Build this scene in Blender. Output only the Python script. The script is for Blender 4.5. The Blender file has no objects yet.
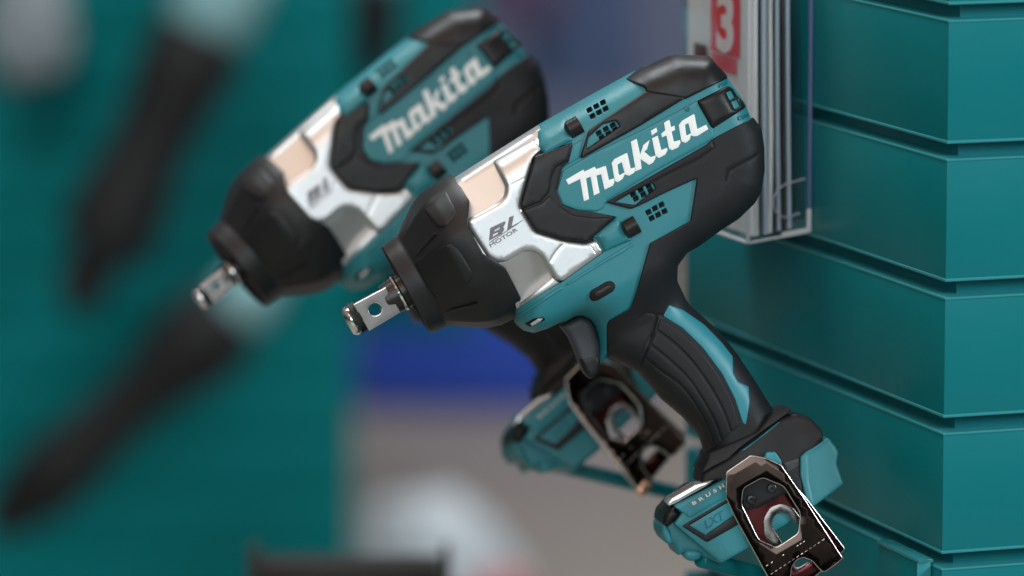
import bpy, bmesh, math, random
import numpy as np
from mathutils import Vector, Matrix
from mathutils.geometry import delaunay_2d_cdt
random.seed(7)
C = bpy.context.scene.collection
F = 5000.0                      # focal length in pixels
PITCH = math.radians(8.6)
CAM = Vector((0, 0, 1.5))
S = 0.0005                      # one tool unit in metres
RIGHT = Vector((1, 0, 0)); UP = Vector((0, math.sin(PITCH), math.cos(PITCH))); BACK = Vector((0, -math.cos(PITCH), math.sin(PITCH)))
ROT = Matrix((RIGHT, UP, BACK)).transposed()      # camera axes to world

def W(x, y, z):                 # a real place in the world, z metres ahead of the camera
    return CAM + ROT @ Vector(((x-512)/F*z, (288-y)/F*z, -z))

# ------------------------------------------------------------------ materials
def mat(name, col, rough=.45, metal=0., bump=0., bscale=900., var=0., vscale=60., spec=.5, trans=0., ior=1.45, rvar=0., coat=0., sheen=0., bdist=.0002):
    m = bpy.data.materials.new(name); m.use_nodes = True
    nt = m.node_tree; b = nt.nodes['Principled BSDF']
    b.inputs['Base Color'].default_value = (*col, 1); b.inputs['Roughness'].default_value = rough
    b.inputs['Metallic'].default_value = metal; b.inputs['Specular IOR Level'].default_value = spec
    b.inputs['Transmission Weight'].default_value = trans; b.inputs['IOR'].default_value = ior
    b.inputs['Coat Weight'].default_value = coat
    tc = nt.nodes.new('ShaderNodeTexCoord')
    if var or rvar:
        n = nt.nodes.new('ShaderNodeTexNoise'); n.inputs['Scale'].default_value = vscale; n.inputs['Detail'].default_value = 6
        nt.links.new(tc.outputs['Object'], n.inputs['Vector'])
    if var:
        mx = nt.nodes.new('ShaderNodeMix'); mx.data_type = 'RGBA'
        mx.inputs['A'].default_value = (*[c*(1-var) for c in col], 1); mx.inputs['B'].default_value = (*[min(1, c*(1+var)) for c in col], 1)
        nt.links.new(n.outputs['Fac'], mx.inputs['Factor']); nt.links.new(mx.outputs['Result'], b.inputs['Base Color'])
    if rvar:
        mr = nt.nodes.new('ShaderNodeMapRange'); mr.inputs['From Min'].default_value = .3; mr.inputs['From Max'].default_value = .7
        mr.inputs['To Min'].default_value = max(0, rough-rvar); mr.inputs['To Max'].default_value = rough+rvar
        nt.links.new(n.outputs['Fac'], mr.inputs['Value']); nt.links.new(mr.outputs['Result'], b.inputs['Roughness'])
    if bump:
        n2 = nt.nodes.new('ShaderNodeTexNoise'); n2.inputs['Scale'].default_value = bscale; n2.inputs['Detail'].default_value = 2
        nt.links.new(tc.outputs['Object'], n2.inputs['Vector'])
        bp = nt.nodes.new('ShaderNodeBump'); bp.inputs['Strength'].default_value = bump; bp.inputs['Distance'].default_value = bdist
        nt.links.new(n2.outputs['Fac'], bp.inputs['Height']); nt.links.new(bp.outputs['Normal'], b.inputs['Normal'])
    return m
M = dict(
 teal=mat('teal_plastic', (.023,.198,.235), .42, bump=.35, bscale=1900, rvar=.06, var=.04),
 teal2=mat('teal_plastic_smooth', (.024,.215,.27), .42, bump=.1, bscale=1400),
 teal3=mat('teal_plastic_dark', (.006,.12,.15), .35),
 blackp=mat('black_plastic', (.0095,.0095,.0105), .38, spec=.34, bump=.3, bscale=2000, rvar=.08, vscale=90),
 rubber=mat('black_rubber', (.013,.014,.0165), .52, spec=.30, bump=.5, bscale=2000, rvar=.07, vscale=80),
 cone=mat('nose_rubber', (.0135,.0135,.015), .44, spec=.36, bump=.35, bscale=1500, rvar=.07, vscale=50),
 grey=mat('grey_plastic', (.05,.052,.06), .42, spec=.3, bump=.2, bscale=1500),
 silver=mat('silver_paint', (.60,.61,.615), .37, metal=.85, var=.04, vscale=40, bump=.3, bscale=2600, rvar=.03),
 chrome=mat('chrome', (.86,.86,.87), .10, metal=1., rvar=.05, vscale=120),
 steel=mat('brushed_steel', (.27,.27,.275), .5, metal=.3, bump=.25, bscale=1800, var=.1, vscale=400),
 hook=mat('chrome_dark_reflection', (.075,.052,.042), .10, metal=1., rvar=.02, vscale=40),  # dark brown reflections in the chrome painted as its base colour
 hookback=mat('chrome_red_reflection', (.09,.022,.022), .14, metal=1., rvar=.06, vscale=70),  # dark red reflection on the plate painted into the metal colour
 bolt=mat('bolt_steel', (.05,.045,.045), .33, metal=.6),
 white=mat('white_print', (.86,.88,.88), .4),
 greyp=mat('grey_print', (.16,.16,.18), .5),
 cream=mat('cream_print', (.75,.68,.60), .5),
 led=mat('lamp_glass', (.8,.82,.85), .12, metal=.6),
 dark=mat('dark_inside', (.004,.004,.005), .7),
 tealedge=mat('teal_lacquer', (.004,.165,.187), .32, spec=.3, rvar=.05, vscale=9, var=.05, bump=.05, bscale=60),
 teallit=mat('teal_lacquer_lit', (.03,.25,.28), .22),  # lighter copy of the lacquer: light caught on edges put into colour
 edgem=mat('chrome_highlight', (.62,.60,.58), .28, metal=1., bump=.2, bscale=900, rvar=.12, vscale=150),  # edge highlights painted in as brighter chrome; also colours the stamped dashes
 hookrim=mat('grey_chrome', (.22,.20,.19), .24, metal=1., rvar=.08, vscale=120),  # paler chrome tone for the rim of the slot
 warmglint=mat('warm_glint', (.85,.45,.28), .25, metal=.9),  # warm lamp reflections on the prong ends put into the metal colour
 tray=mat('tray_plastic', (.022,.019,.018), .5),
 tealfar=mat('teal_lacquer_far', (.0006,.128,.137), .55, spec=.08),
 paper=mat('leaflet_paper', (.86,.87,.88), .4, var=.05, vscale=30),
 paperd=mat('leaflet_paper_dark', (.06,.065,.07), .35),
 paperb=mat('leaflet_paper_blue', (.50,.60,.70), .35),
 red=mat('red_print', (.80,.02,.03), .5),
 maroon=mat('maroon_print', (.12,.02,.025), .5),
)

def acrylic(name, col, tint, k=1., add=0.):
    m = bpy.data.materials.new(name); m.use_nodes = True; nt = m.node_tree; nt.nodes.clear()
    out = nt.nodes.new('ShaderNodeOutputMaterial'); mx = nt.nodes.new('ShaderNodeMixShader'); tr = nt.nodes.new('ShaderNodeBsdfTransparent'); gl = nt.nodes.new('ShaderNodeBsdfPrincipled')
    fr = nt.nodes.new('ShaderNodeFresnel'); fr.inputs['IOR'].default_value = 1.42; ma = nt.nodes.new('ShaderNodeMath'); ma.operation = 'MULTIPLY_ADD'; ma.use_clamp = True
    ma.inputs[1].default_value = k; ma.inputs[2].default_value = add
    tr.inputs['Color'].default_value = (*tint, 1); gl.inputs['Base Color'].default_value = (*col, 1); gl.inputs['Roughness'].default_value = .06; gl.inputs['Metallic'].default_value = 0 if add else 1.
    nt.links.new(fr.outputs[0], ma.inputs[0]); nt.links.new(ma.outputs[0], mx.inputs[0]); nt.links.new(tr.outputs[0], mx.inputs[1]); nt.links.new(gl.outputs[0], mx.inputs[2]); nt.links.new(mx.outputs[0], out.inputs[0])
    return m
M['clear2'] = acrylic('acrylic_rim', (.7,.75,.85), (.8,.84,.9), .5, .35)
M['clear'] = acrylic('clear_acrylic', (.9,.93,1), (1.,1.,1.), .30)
# ------------------------------------------------------------------ polygon tools
def fillet(P, r, n=4):
    P = [np.array(p, float) for p in P]; out = []
    for i, p in enumerate(P):
        a = P[i-1]-p; b = P[(i+1) % len(P)]-p
        la, lb = np.linalg.norm(a), np.linalg.norm(b)
        ra = min(r, .45*la, .45*lb)
        if ra < .15: out.append(p); continue
        A = p+a/la*ra; B = p+b/lb*ra
        for k in range(n+1):
            t = k/n; out.append((1-t)**2*A+2*t*(1-t)*p+t*t*B)
    return np.array(out)
def dens(P, step):
    out = []
    for i in range(len(P)):
        a = P[i]; b = P[(i+1) % len(P)]; n = max(1, int(math.ceil(np.linalg.norm(b-a)/step)))
        for k in range(n): out.append(a+(b-a)*k/n)
    return np.array(out)
def dist(pts, polys):           # unsigned distance to polygon edges
    best = np.full(len(pts), 1e9)
    for P in polys:
        A = P; B = np.roll(P, -1, 0); D = B-A; L = (D**2).sum(1)+1e-12
        for s in range(0, len(pts), 4000):
            q = pts[s:s+4000, None, :]-A[None]
            t = np.clip((q*D[None]).sum(2)/L[None], 0, 1)
            e = q-t[..., None]*D[None]
            best[s:s+4000] = np.minimum(best[s:s+4000], np.sqrt((e**2).sum(2)).min(1))
    return best
def inside(pts, P):
    x, y = pts[:, 0], pts[:, 1]; r = np.zeros(len(pts), bool)
    for i in range(len(P)):
        x1, y1 = P[i]; x2, y2 = P[(i+1) % len(P)]
        c = ((y1 > y) != (y2 > y))
        if y1 != y2: r ^= c & (x < (x2-x1)*(y-y1)/(y2-y1)+x1)
    return r

# ------------------------------------------------------------------ the tool's own frame
AL, YAW, ROLL = math.radians(29.5), math.radians(2.5), math.radians(3)
def axes(al, yaw, roll):
    u = Vector((math.cos(yaw)*math.cos(al), math.cos(yaw)*math.sin(al), -math.sin(yaw)))
    w = Vector((math.sin(yaw)*math.cos(al), math.sin(yaw)*math.sin(al), math.cos(yaw)))
    v = w.cross(u)
    return u, v*math.cos(roll)+w*math.sin(roll), w*math.cos(roll)-v*math.sin(roll)
U, V, N = [np.array(a) for a in axes(AL, YAW, ROLL)]
O = np.array((600-512., 288-230., -5000.))
def loc(px, w):                 # photo pixel + height above the tool's middle plane -> tool coordinates
    px = np.atleast_2d(np.array(px, float)); w = np.broadcast_to(np.array(w, float), (len(px),))
    ray = np.stack([(px[:, 0]-512)/F, (288-px[:, 1])/F, -np.ones(len(px))], 1)
    t = ((O@N)+w)/(ray@N)
    P = ray*t[:, None]-O
    return np.stack([P@U, P@V], 1)
def onsurf(px, H):
    px = np.atleast_2d(np.array(px, float)); w = np.full(len(px), 30.)
    for _ in range(8):
        w = .5*w+.5*H(loc(px, w))
    return loc(px, w)
def sm(a, b, x):
    t = np.clip((x-a)/(b-a), 0, 1); return t*t*(3-2*t)
SIL = [(425,200),(454,178),(537,125.5),(599.5,90),(640,68),(671,55),(709,56),(727,75),(734,84),(745,101),(753,117),(761.5,128),(764.5,147),(765,169),(762,191),(755,203.5),(739,219),(719,232),(700,246),(687.5,253),(678,266),(677.5,281),(688,303),(717.5,330),(736,352),(755,380),(774,411),(792,445),(722,492),(706,458),(699,436),(683,417.5),(661,399),(638,372),(622,364),(608,357),(600,364.5),(596,362),(598.5,347),(597,334),(592,322),(583,315.5),(572,317),(547,329),(534,333),(523,330.5),(515,323),(513,315),(510,309),(480,320),(450,300)]
SILu = fillet(loc(SIL, 0), 5)
def H(uv):
    d = dist(uv, [SILu]); ins = inside(uv, SILu)
    t = sm(-52, -104, uv[:, 1])
    Mx = 66*(1-t)+36*t; r = 45*(1-t)+33*t; p = 3.0*(1-t)+2.2*t
    x = np.clip(1-d/r, 0, 1)
    return np.where(ins, Mx*(1-x**p)**(1/p), 0)
AX = loc([(372,309)], 0)[0]     # nose axis
def Hcone(uv):
    s = uv[:, 0]-AX[0]; v = uv[:, 1]-AX[1]
    R = np.interp(s, [38,57,62,93,104,137], [49.5,50.5,54,74,77,79])
    return np.sqrt(np.maximum(R*R-v*v, 1))
def flat(h): return lambda uv: np.full(len(uv), float(h))
def plane(h, p0, gu, gv):       # tilted plane through pixel p0
    c = loc([p0], h)[0]
    return lambda uv: h+gu*(uv[:, 0]-c[0])+gv*(uv[:, 1]-c[1])

def link(name, me, parent, mats):
    for m in mats: me.materials.append(m)
    o = bpy.data.objects.new(name, me); C.objects.link(o); o.parent = parent
    return o
def finish(me, ang=38):
    for p in me.polygons: p.use_smooth = True
    me.set_sharp_from_angle(angle=math.radians(ang))

def part(name, P, m, parent, H=H, off=0., rnd=1.2, bev=1.2, bh=None, depth=6., z0=None, holes=(), grid=4., mirror=True, steep=False, edge=None, grooves=(), add=None, ang=38, pre=False, hrnd=.8):
    """a panel of the tool: an outline with its own relief, bevelled rim and side walls down into the body"""
    bh = bev if bh is None else bh
    Hs = (lambda uv: H(uv)+off)
    P = fillet(P, rnd); P = onsurf(dens(P, 6), Hs) if not pre else P
    loops = [dens(P, 3.5)]
    for h in holes: loops.append(dens(onsurf(dens(fillet(h, hrnd, 3), 4), Hs), 3.5))
    pts = []; edges = []
    for L in loops:
        k = len(pts); pts += list(L); edges += [(k+i, k+(i+1) % len(L)) for i in range(len(L))]
    nb = len(pts)
    rings = [bev*.12, bev*.4, bev] + ([.5, 1.5, 3, 6, 10, 15, 21] if steep else [])
    rings = sorted(set(round(r, 2) for r in rings if r > 0.05))
    extra = []
    for L in loops:
        T = np.roll(L, -1, 0)-np.roll(L, 1, 0); T /= np.linalg.norm(T, axis=1)[:, None]+1e-9
        Nn = np.stack([-T[:, 1], T[:, 0]], 1)
        for r in rings:
            for sg in (1, -1):
                q = L+sg*Nn*r
                ok = inside(q, loops[0])
                for h in loops[1:]: ok &= ~inside(q, h)
                ok &= dist(q, loops) > r*.93
                extra.append(q[ok])
    lo, hi = loops[0].min(0), loops[0].max(0)
    gx, gy = np.meshgrid(np.arange(lo[0], hi[0], grid), np.arange(lo[1], hi[1], grid))
    gx = gx+((np.arange(gx.shape[0]) % 2)*grid/2)[:, None]
    G = np.stack([gx.ravel(), gy.ravel()], 1)
    gl = []
    for (line, wd, dp) in grooves:
        l = onsurf(np.array(line, float), Hs); q = []
        for i in range(len(l)-1):
            n = max(1, int(np.linalg.norm(l[i+1]-l[i])/2)); q += [l[i]+(l[i+1]-l[i])*k/n for k in range(n)]
        q.append(l[-1]); q = np.array(q); gl.append((q, wd, dp))
        T = np.gradient(q, axis=0); T /= np.linalg.norm(T, axis=1)[:, None]+1e-9; Nn = np.stack([-T[:, 1], T[:, 0]], 1)
        for k in (-1.6, -.8, 0, .8, 1.6): extra.append(q+Nn*k*wd)
    def near_line(x, q):
        best = np.full(len(x), 1e9)
        for s in range(0, len(x), 4000): best[s:s+4000] = np.sqrt(((x[s:s+4000, None]-q[None])**2).sum(2)).min(1)
        return best
    okg = inside(G, loops[0]) & (dist(G, loops) > (rings[-1] if rings else 0)+.4*grid)
    for h in loops[1:]: okg &= ~inside(G, h)
    for (q, wd, dp) in gl: okg &= near_line(G, q) > 2.2*wd
    G = G[okg]
    E = np.concatenate(extra+[G]) if extra else G
    if gl:
        ok = inside(E, loops[0]) & (dist(E, loops) > .1)
        for h in loops[1:]: ok &= ~inside(E, h)
        E = E[ok]
    key = {}; keep = []
    for q in E:
        k = (round(q[0]/.12), round(q[1]/.12))
        if k not in key: key[k] = 1; keep.append(q)
    allp = pts+keep
    vo, eo, fo, ov, oe, of = delaunay_2d_cdt([Vector((float(a), float(b))) for a, b in allp], edges, [], 0, 1e-5)
    vo = np.array([(v.x, v.y) for v in vo]); 
    cen = np.array([vo[list(f)].mean(0) for f in fo]); ok = inside(cen, loops[0])
    for h in loops[1:]: ok &= ~inside(cen, h)
    faces = [f for f, k in zip(fo, ok) if k]
    d = dist(vo, loops)
    z = Hs(vo)
    if add is not None: z = z+add(vo)
    for (q, wd, dp) in gl:
        z = z-dp*np.exp(-(near_line(vo, q)/wd)**2)*np.clip(d/2.5, 0, 1)
    if bev > 0:
        x = np.clip(1-d/bev, 0, 1); z = z-bh*(1-np.sqrt(np.maximum(0, 1-x*x)))
    if z0 is not None: z = np.maximum(z, z0)
    bm = bmesh.new()
    top = [bm.verts.new((a[0]*S, a[1]*S, zz*S)) for a, zz in zip(vo, z)]
    cnt = {}
    for f in faces:
        a, b, c = f
        n = (vo[b][0]-vo[a][0])*(vo[c][1]-vo[a][1])-(vo[b][1]-vo[a][1])*(vo[c][0]-vo[a][0])
        if abs(n) < 1e-9: continue
        if n < 0: f = (a, c, b)
        fc = bm.faces.new([top[i] for i in f])
        if edge is not None and bev > 0 and d[list(f)].mean() < bev*.95: fc.material_index = 1
        for i in range(3):
            e = (f[i], f[(i+1) % 3]); cnt[e] = 1
    low = {}
    for (a, b) in list(cnt):
        if (b, a) in cnt: continue
        for i in (a, b):
            if i not in low:
                zz = z0 if z0 is not None else z[i]-depth
                low[i] = bm.verts.new((vo[i][0]*S, vo[i][1]*S, min(zz, z[i]-.01)*S))
        fc = bm.faces.new((top[b], top[a], low[a], low[b]))
        if edge is not None: fc.material_index = 1
    if mirror and z0 == 0:
        g = bmesh.ops.duplicate(bm, geom=bm.verts[:]+bm.edges[:]+bm.faces[:])
        nv = [x for x in g['geom'] if isinstance(x, bmesh.types.BMVert)]
        for v in nv: v.co.z = -v.co.z
        bmesh.ops.reverse_faces(bm, faces=[x for x in g['geom'] if isinstance(x, bmesh.types.BMFace)])
        if z0 == 0: bmesh.ops.remove_doubles(bm, verts=bm.verts[:], dist=.03*S)
    me = bpy.data.meshes.new(name); bm.to_mesh(me); bm.free(); finish(me, ang)
    return link(name, me, parent, [m]+([edge] if edge is not None else []))

def decal(name, polys, m, parent, H=H, off=.5, holes=(), H2=None):
    """printed shapes: one thin raised mesh, several outlines"""
    objs = []
    for i, P in enumerate(polys):
        objs.append(part(name, P, m, parent, H=H, off=off, rnd=.35, bev=.25, depth=1.5, holes=[h for k, h in holes if k == i], grid=3, mirror=False, hrnd=.3))
    return merge(objs)
def merge(objs):
    bm = bmesh.new()
    for o in objs: bm.from_mesh(o.data)
    me = objs[0].data; bm.to_mesh(me); bm.free(); finish(me)
    for o in objs[1:]: bpy.data.objects.remove(o)
    return objs[0]
def text_mesh(body, size, extrude=0., offset=0., shear=0., space=1.):
    cu = bpy.data.curves.new('writing', 'FONT'); cu.body = body; cu.size = size; cu.extrude = extrude; cu.offset = offset; cu.shear = shear; cu.space_character = space
    o = bpy.data.objects.new('writing', cu); C.objects.link(o)
    dg = bpy.context.evaluated_depsgraph_get(); dg.update()
    me = bpy.data.meshes.new_from_object(o.evaluated_get(dg)); bpy.data.objects.remove(o)
    return me
def writing(name, body, p0, ang, size, sx, m, parent, H=H, off=.5, shear=0., bold=0., sp=None):
    me = text_mesh(body, size, 0, bold, shear, sp or 1.)
    co = np.array([v.co[:] for v in me.vertices]); a = math.radians(ang)
    x, y = co[:, 0]*sx, co[:, 1]
    px = np.stack([p0[0]+x*math.cos(a)-y*math.sin(a), p0[1]-x*math.sin(a)-y*math.cos(a)], 1)
    uv = onsurf(px, lambda q: H(q)+off); z = H(uv)+off
    for v, q, zz in zip(me.vertices, uv, z): v.co = (q[0]*S, q[1]*S, zz*S)
    me.name = name
    return link(name, me, parent, [m])

def lathe(name, prof, m, parent, ax0=None, n=64, smax=None, ang=30, wlift=0., facet=0):
    """solid of revolution about the tool's u axis; prof = [(s, r)]"""
    c = AX if ax0 is None else ax0
    bm = bmesh.new(); rings = []
    for k, (s, r) in enumerate(prof):
        ring = []
        rr_ = r
        for i in range(n):
            t = 2*math.pi*i/n; ss = s
            if smax: ss = smax(s, r*math.sin(t))
            if facet:
                q = 2*math.pi/facet; k_ = 1-(1-math.cos(q/2)/math.cos(((t+.35) % q)-q/2))*min(1., max(0., (s-59)/9.))*min(1., max(0., (108-s)/14.)); r = rr_*(1.016*k_ if k_ < 1 else k_)
            ring.append(bm.verts.new(((c[0]+ss)*S, (c[1]+r*math.sin(t))*S, (wlift+r*math.cos(t))*S)))
        rings.append(ring)
    for a, b in zip(rings, rings[1:]):
        for i in range(n): bm.faces.new((a[i], a[(i+1) % n], b[(i+1) % n], b[i]))
    bm.faces.new(rings[0][::-1]); bm.faces.new(rings[-1])
    bmesh.ops.recalc_face_normals(bm, faces=bm.faces[:])
    me = bpy.data.meshes.new(name); bm.to_mesh(me); bm.free(); finish(me, ang)
    return link(name, me, parent, [m])

# ------------------------------------------------------------------ the impact wrench
def pose(o, px, z, al, yaw, roll, sc=1.):
    u, v, w = axes(math.radians(al), math.radians(yaw), math.radians(roll))
    R = ROT @ Matrix((u, v, w)).transposed()
    o.matrix_world = Matrix.Translation(W(px[0], px[1], z)) @ R.to_4x4() @ Matrix.Scale(sc, 4)
def empty(name, label=None, cat=None, group=None):
    o = bpy.data.objects.new(name, None); C.objects.link(o); o.empty_display_size = .02
    if label: o['label'] = label
    if cat: o['category'] = cat
    if group: o['group'] = group
    return o

tool = empty('impact_wrench', 'sharply focused teal and black impact wrench with silver housing, hanging nearest the camera', 'impact wrench', 'cordless impact wrenches hung on the stand')

# nose boot
def smax(s, v):
    if s < 100: return s
    lim = float(np.interp(v, [-26,-22,-3,28,43,47], [133,131.5,120.5,121,131.5,135]))
    return 104+(s-104)*(lim-104)/(135.5-104)
boot = lathe('nose_boot', [(52,12),(47,30),(42,44),(38.3,46.5),(38,48.3),(39.2,49.8),(48,50.8),(55,51.4),(57,51.3),(59,52.6),(63,55.2),(72,61.8),(82,68.5),(91,73.6),(95,75.4),(104,77.3),(125,78.6),(133,79),(135,78.2),(135.5,76.5),(135.5,60)], M['cone'], tool, smax=smax, n=160, ang=42, facet=9)
part('boot_pad', [(413,262),(434,249),(451,243.5),(459,249),(473,274),(470,282),(447,297),(438,299),(430,292)], M['cone'], boot, H=Hcone, off=2.2, rnd=4, bev=1.8, depth=4, grid=3)
part('boot_rib', [(412,257.5),(434,232.5),(436,234),(414,259)], M['cone'], boot, H=Hcone, off=.9, rnd=.5, bev=.8, depth=3, grid=3)
part('boot_rib', [(442,312),(477,303.5),(477.5,305.5),(443,314)], M['cone'], boot, H=Hcone, off=.9, rnd=.5, bev=.8, depth=3, grid=3)
part('boot_pad', [(424,210),(446,190),(458,214),(446,227),(438,227)], M['cone'], boot, H=Hcone, off=1.3, rnd=3, bev=1.8, depth=4, grid=3)
# anvil: square drive, pin hole, friction ring, round neck
hole = [(375+6.4*math.cos(t), 309.3+6.4*math.sin(t)) for t in [k*math.pi/10 for k in range(20)]]
anvil = part('anvil', [(353,304.5),(386,287),(401,311.8),(369.3,331)], M['steel'], tool, H=flat(15.5), off=0, rnd=.8, bev=.8, z0=0, holes=[hole], grid=6, edge=M['chrome'])
lathe('anvil_neck', [(13,13),(16,16),(27,17.5),(50,17.5)], M['bolt'], anvil, n=48)
lathe('neck_ring', [(29,17),(30,18.6),(32,19),(33,18.5),(34,17)], M['chrome'], anvil, n=48)
lathe('ring_groove', [(-20,14.5),(-19.5,17),(-17,16),(-13,16)], M['dark'], anvil, n=48)
lathe('friction_ring', [(-29,11),(-28.6,13),(-26,15.3),(-25,15.8),(-22.5,16),(-21.5,14.8),(-19,14)], M['chrome'], anvil, n=48)

# silver gear housing: a recessed wall, a raised plate and a ridge
g = part('gear_housing', [(440,188),(454,178.5),(541,124.5),(545,137),(549,147),(537,158),(524,205),(530,216),(537,229),(565,237),(590,240),(605,240),(605,252),(563,282.5),(516,311),(500,318),(452,230)], M['silver'], tool, off=-3.5, rnd=1, bev=1, z0=0, grid=3.5, steep=True, add=lambda uv: np.minimum(0, np.where(uv[:, 1] > 40, 62.5-.42*np.maximum(uv[:, 1]-58, 0), 62.5-.36*np.maximum(22-uv[:, 1], 0))-(H(uv)-3.5)))
pl = part('raised_plate', [(493,161),(538,136.5),(545,148),(534,157),(521,205),(528,218),(536,231),(565,240),(586,243),(597,239),(604.5,252),(563,282),(556,279.5),(547,265),(541,255.5),(533,251),(524,251.5),(506,262),(497,263),(488,258),(469,229),(466,221),(471,217.5),(498,203),(504.5,196),(506,187)], M['silver'], g, off=.8, rnd=3.2, bev=4.2, bh=4.6, depth=22, grid=3, grooves=[([(507,187),(517,182),(527,177)], 1.0, .35), ([(548,265),(556,252),(566,241)], 1.2, .5), ([(588,242.5),(598,257)], .7, .5), ([(532,139),(540,151)], .7, .5)])
part('lower_ridge', [(514,308),(553,276.5),(561,283),(515,311.5)], M['silver'], g, off=-6.0, rnd=1.2, bev=2.2, depth=20, grid=3)
decal('motor_mark', [[(490.2,228),(504.7,221.1),(505.8,222.8),(503.3,227.2),(504.6,229.1),(501.7,233.9),(488.9,240.9)], [(509.1,217.2),(513.9,215.3),(511.9,226),(518,222.8),(517.6,224.6),(507,230.2)], [(489.2,242.3),(522.6,219.8),(522.9,220.6),(489.6,243.2)]], M['greyp'], pl, off=1.15,
      holes=[(0, [(495,230),(500,227.2),(499.4,228.9),(494.3,231.7)]), (0, [(493.3,234.4),(498.3,232.2),(497.8,233.5),(492.8,236.7)])])
merge([writing('motor_mark', 'MOTOR', (490.0+dx, 247.6+dy), 31.5, 5.2, 1.72, M['greyp'], pl, off=1.15+.03*k) for k, (dx, dy) in enumerate(((0,0),(.35,0),(.2,.25),(.5,.2)))])

# teal motor housing with real vent openings
def grill(c, al=27, w=5.5, h=4.9):
    a = math.radians(al); ex = np.array((math.cos(a), -math.sin(a))); ey = np.array((math.sin(a)*.1+.35, 1.0)); ey /= np.linalg.norm(ey)
    return [[tuple(np.array(p)+ex*sx*w/2+ey*sy*h/2) for sx, sy in ((-1,-1),(1,-1),(1,1),(-1,1))] for p in c]
G1 = [(589.4,110),(596.2,106.4),(602.9,102.6),(592.5,116.2),(599.0,112.5),(605.6,108.9)]
G2 = [(598.8,133.2),(605.8,129.2),(612.8,125.4),(601.6,137.6),(608.4,133.8),(615.2,129.9)]
G3 = [(633,194.4),(640.6,190.1),(648.2,185.8),(635.8,198.6),(643.2,194.5),(650.4,190.4)]
G4 = [(648.4,212.2),(654.9,208.4),(661.4,204.8),(651.6,218.3),(658,214.9),(664.4,211.4)]
TEAL = [(539,124.5),(599.5,90),(640,68),(671,56.5),(709,58),(727,77),(745,103),(751,118),(744,132),(700,182),(694,222),(655,246),(640,297),(634,312),(611,324),(607,357),(600,364.5),(596,362),(598.5,347),(597,334),(592,322),(583,315.5),(572,317),(547,329),(534,333),(523,330.5),(515,323),(513,315),(514,310.5),(563,281.5),(604,252),(590,236),(560,236),(534,226),(525,205),(538,158),(547,147.5)]
th = part('motor_housing', TEAL, M['teal'], tool, off=-1, rnd=1.5, bev=.8, z0=0, holes=[q for c in (G1, G2, G3, G4) for q in grill(c)], grid=3.5, steep=True, hrnd=.9,
     grooves=[([(545,125.5),(571,110),(604,94),(628,82)], .7, .5)])
part('vent_shade_sheet', [(580,108),(628,84),(665,200),(690,215),(650,235),(590,150)], M['dark'], th, off=-7, rnd=1, bev=0, depth=3, grid=6)  # dark sheet added behind the openings to stand for the shaded inside
part('label_panel', [(563,170.5),(592,153.5),(640,131),(684,108),(697,100.5),(713,129),(714,137),(706,143),(650,174),(606,201.5),(604,208),(597,211.5),(577,210),(563,205),(557,191)], M['teal'], th, off=.6, rnd=2, bev=1.3, depth=2, grid=3.5)
part('screw_boss', [(538.5,131),(566,116),(574,140),(545,155.5),(538,147)], M['teal'], th, off=5.0, rnd=1.5, bev=10, bh=6.5, depth=2, grid=2.5)
part('screw_boss', [(592,236.5),(617.5,216),(633,240),(605,252),(598,240)], M['teal'], th, off=5.5, rnd=1.5, bev=9, bh=6.5, depth=3, grid=2.5)
part('housing_ridge', [(567,283),(602,261),(632.5,242.5),(634,244.5),(624,252),(600,265.5),(567,286)], M['teal2'], th, off=.9, rnd=.8, bev=1.3, depth=3, grid=3)
part('housing_ridge', [(517,315),(560,287),(563,289),(520,317)], M['teal'], th, off=.8, rnd=.8, bev=1.4, depth=3, grid=3)
part('housing_rib', [(562,170),(568,163),(572.5,145),(583,139),(579,158),(566,166)], M['teal'], th, off=.4, rnd=.8, bev=.9, depth=2, grid=3)
# ribbed bolts at the bosses
def bolt(px, w, r, l):
    a = loc([px], w)[0]; prof = []
    k = int(l/1.5)
    for i in range(k): s = -l/2+i*l/k; prof += [(s, r-.8), (s+.35*l/k, r), (s+.75*l/k, r), (s+.95*l/k, r-.8)]
    return lathe('bolt', [(-l/2-3, r*.5)]+prof+[(l/2, r*.8), (l/2, r*.4)], M['bolt'], tool, ax0=a, n=40, wlift=w, ang=50)
for c_ in ((574.5,127), (631.5,227)): bolt(c_, float(H(loc([c_], 55))[0])+1.5, 9.3, 13)

# black armour on the body
BUMP = [(535,156),(572.5,142),(569,161),(562.5,167.5),(557,190),(562.5,204),(577,210.5),(590,211.5),(616.5,216.5),(588,242.5),(565,240),(536,231),(528,218),(521,205)]
bp = part('front_bumper', BUMP, M['blackp'], tool, off=1.8, rnd=1.2, bev=1.0, depth=8, grid=2.5)
part('bumper_land', [(535.3,156.5),(572,142.7),(568.5,160.5),(556,167),(551.5,178),(549.5,192),(541,201.5),(523,209),(521.3,204.8)], M['blackp'], bp, off=4.4, rnd=.8, bev=1.3, bh=1.5, depth=4, grid=3)
part('bumper_land', [(523.3,210.5),(541.5,203),(550,195.5),(560,206),(574,215),(592,217.5),(614.5,217),(588,242),(565,239.5),(536.3,230.5),(528.3,218)], M['blackp'], bp, off=4.4, rnd=.8, bev=1.3, bh=1.5, depth=4, grid=3)
part('upper_band', [(580,157.5),(588.5,131),(600,122.5),(647,91),(683,96.5),(684,99),(640,126),(583,158)], M['blackp'], tool, off=2.6, rnd=1.2, bev=1.6, depth=7, holes=[[(586.5,149),(588.5,137.5),(603,124),(616,120.5),(619.5,126.5)]], grid=3, hrnd=1.5)
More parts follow.
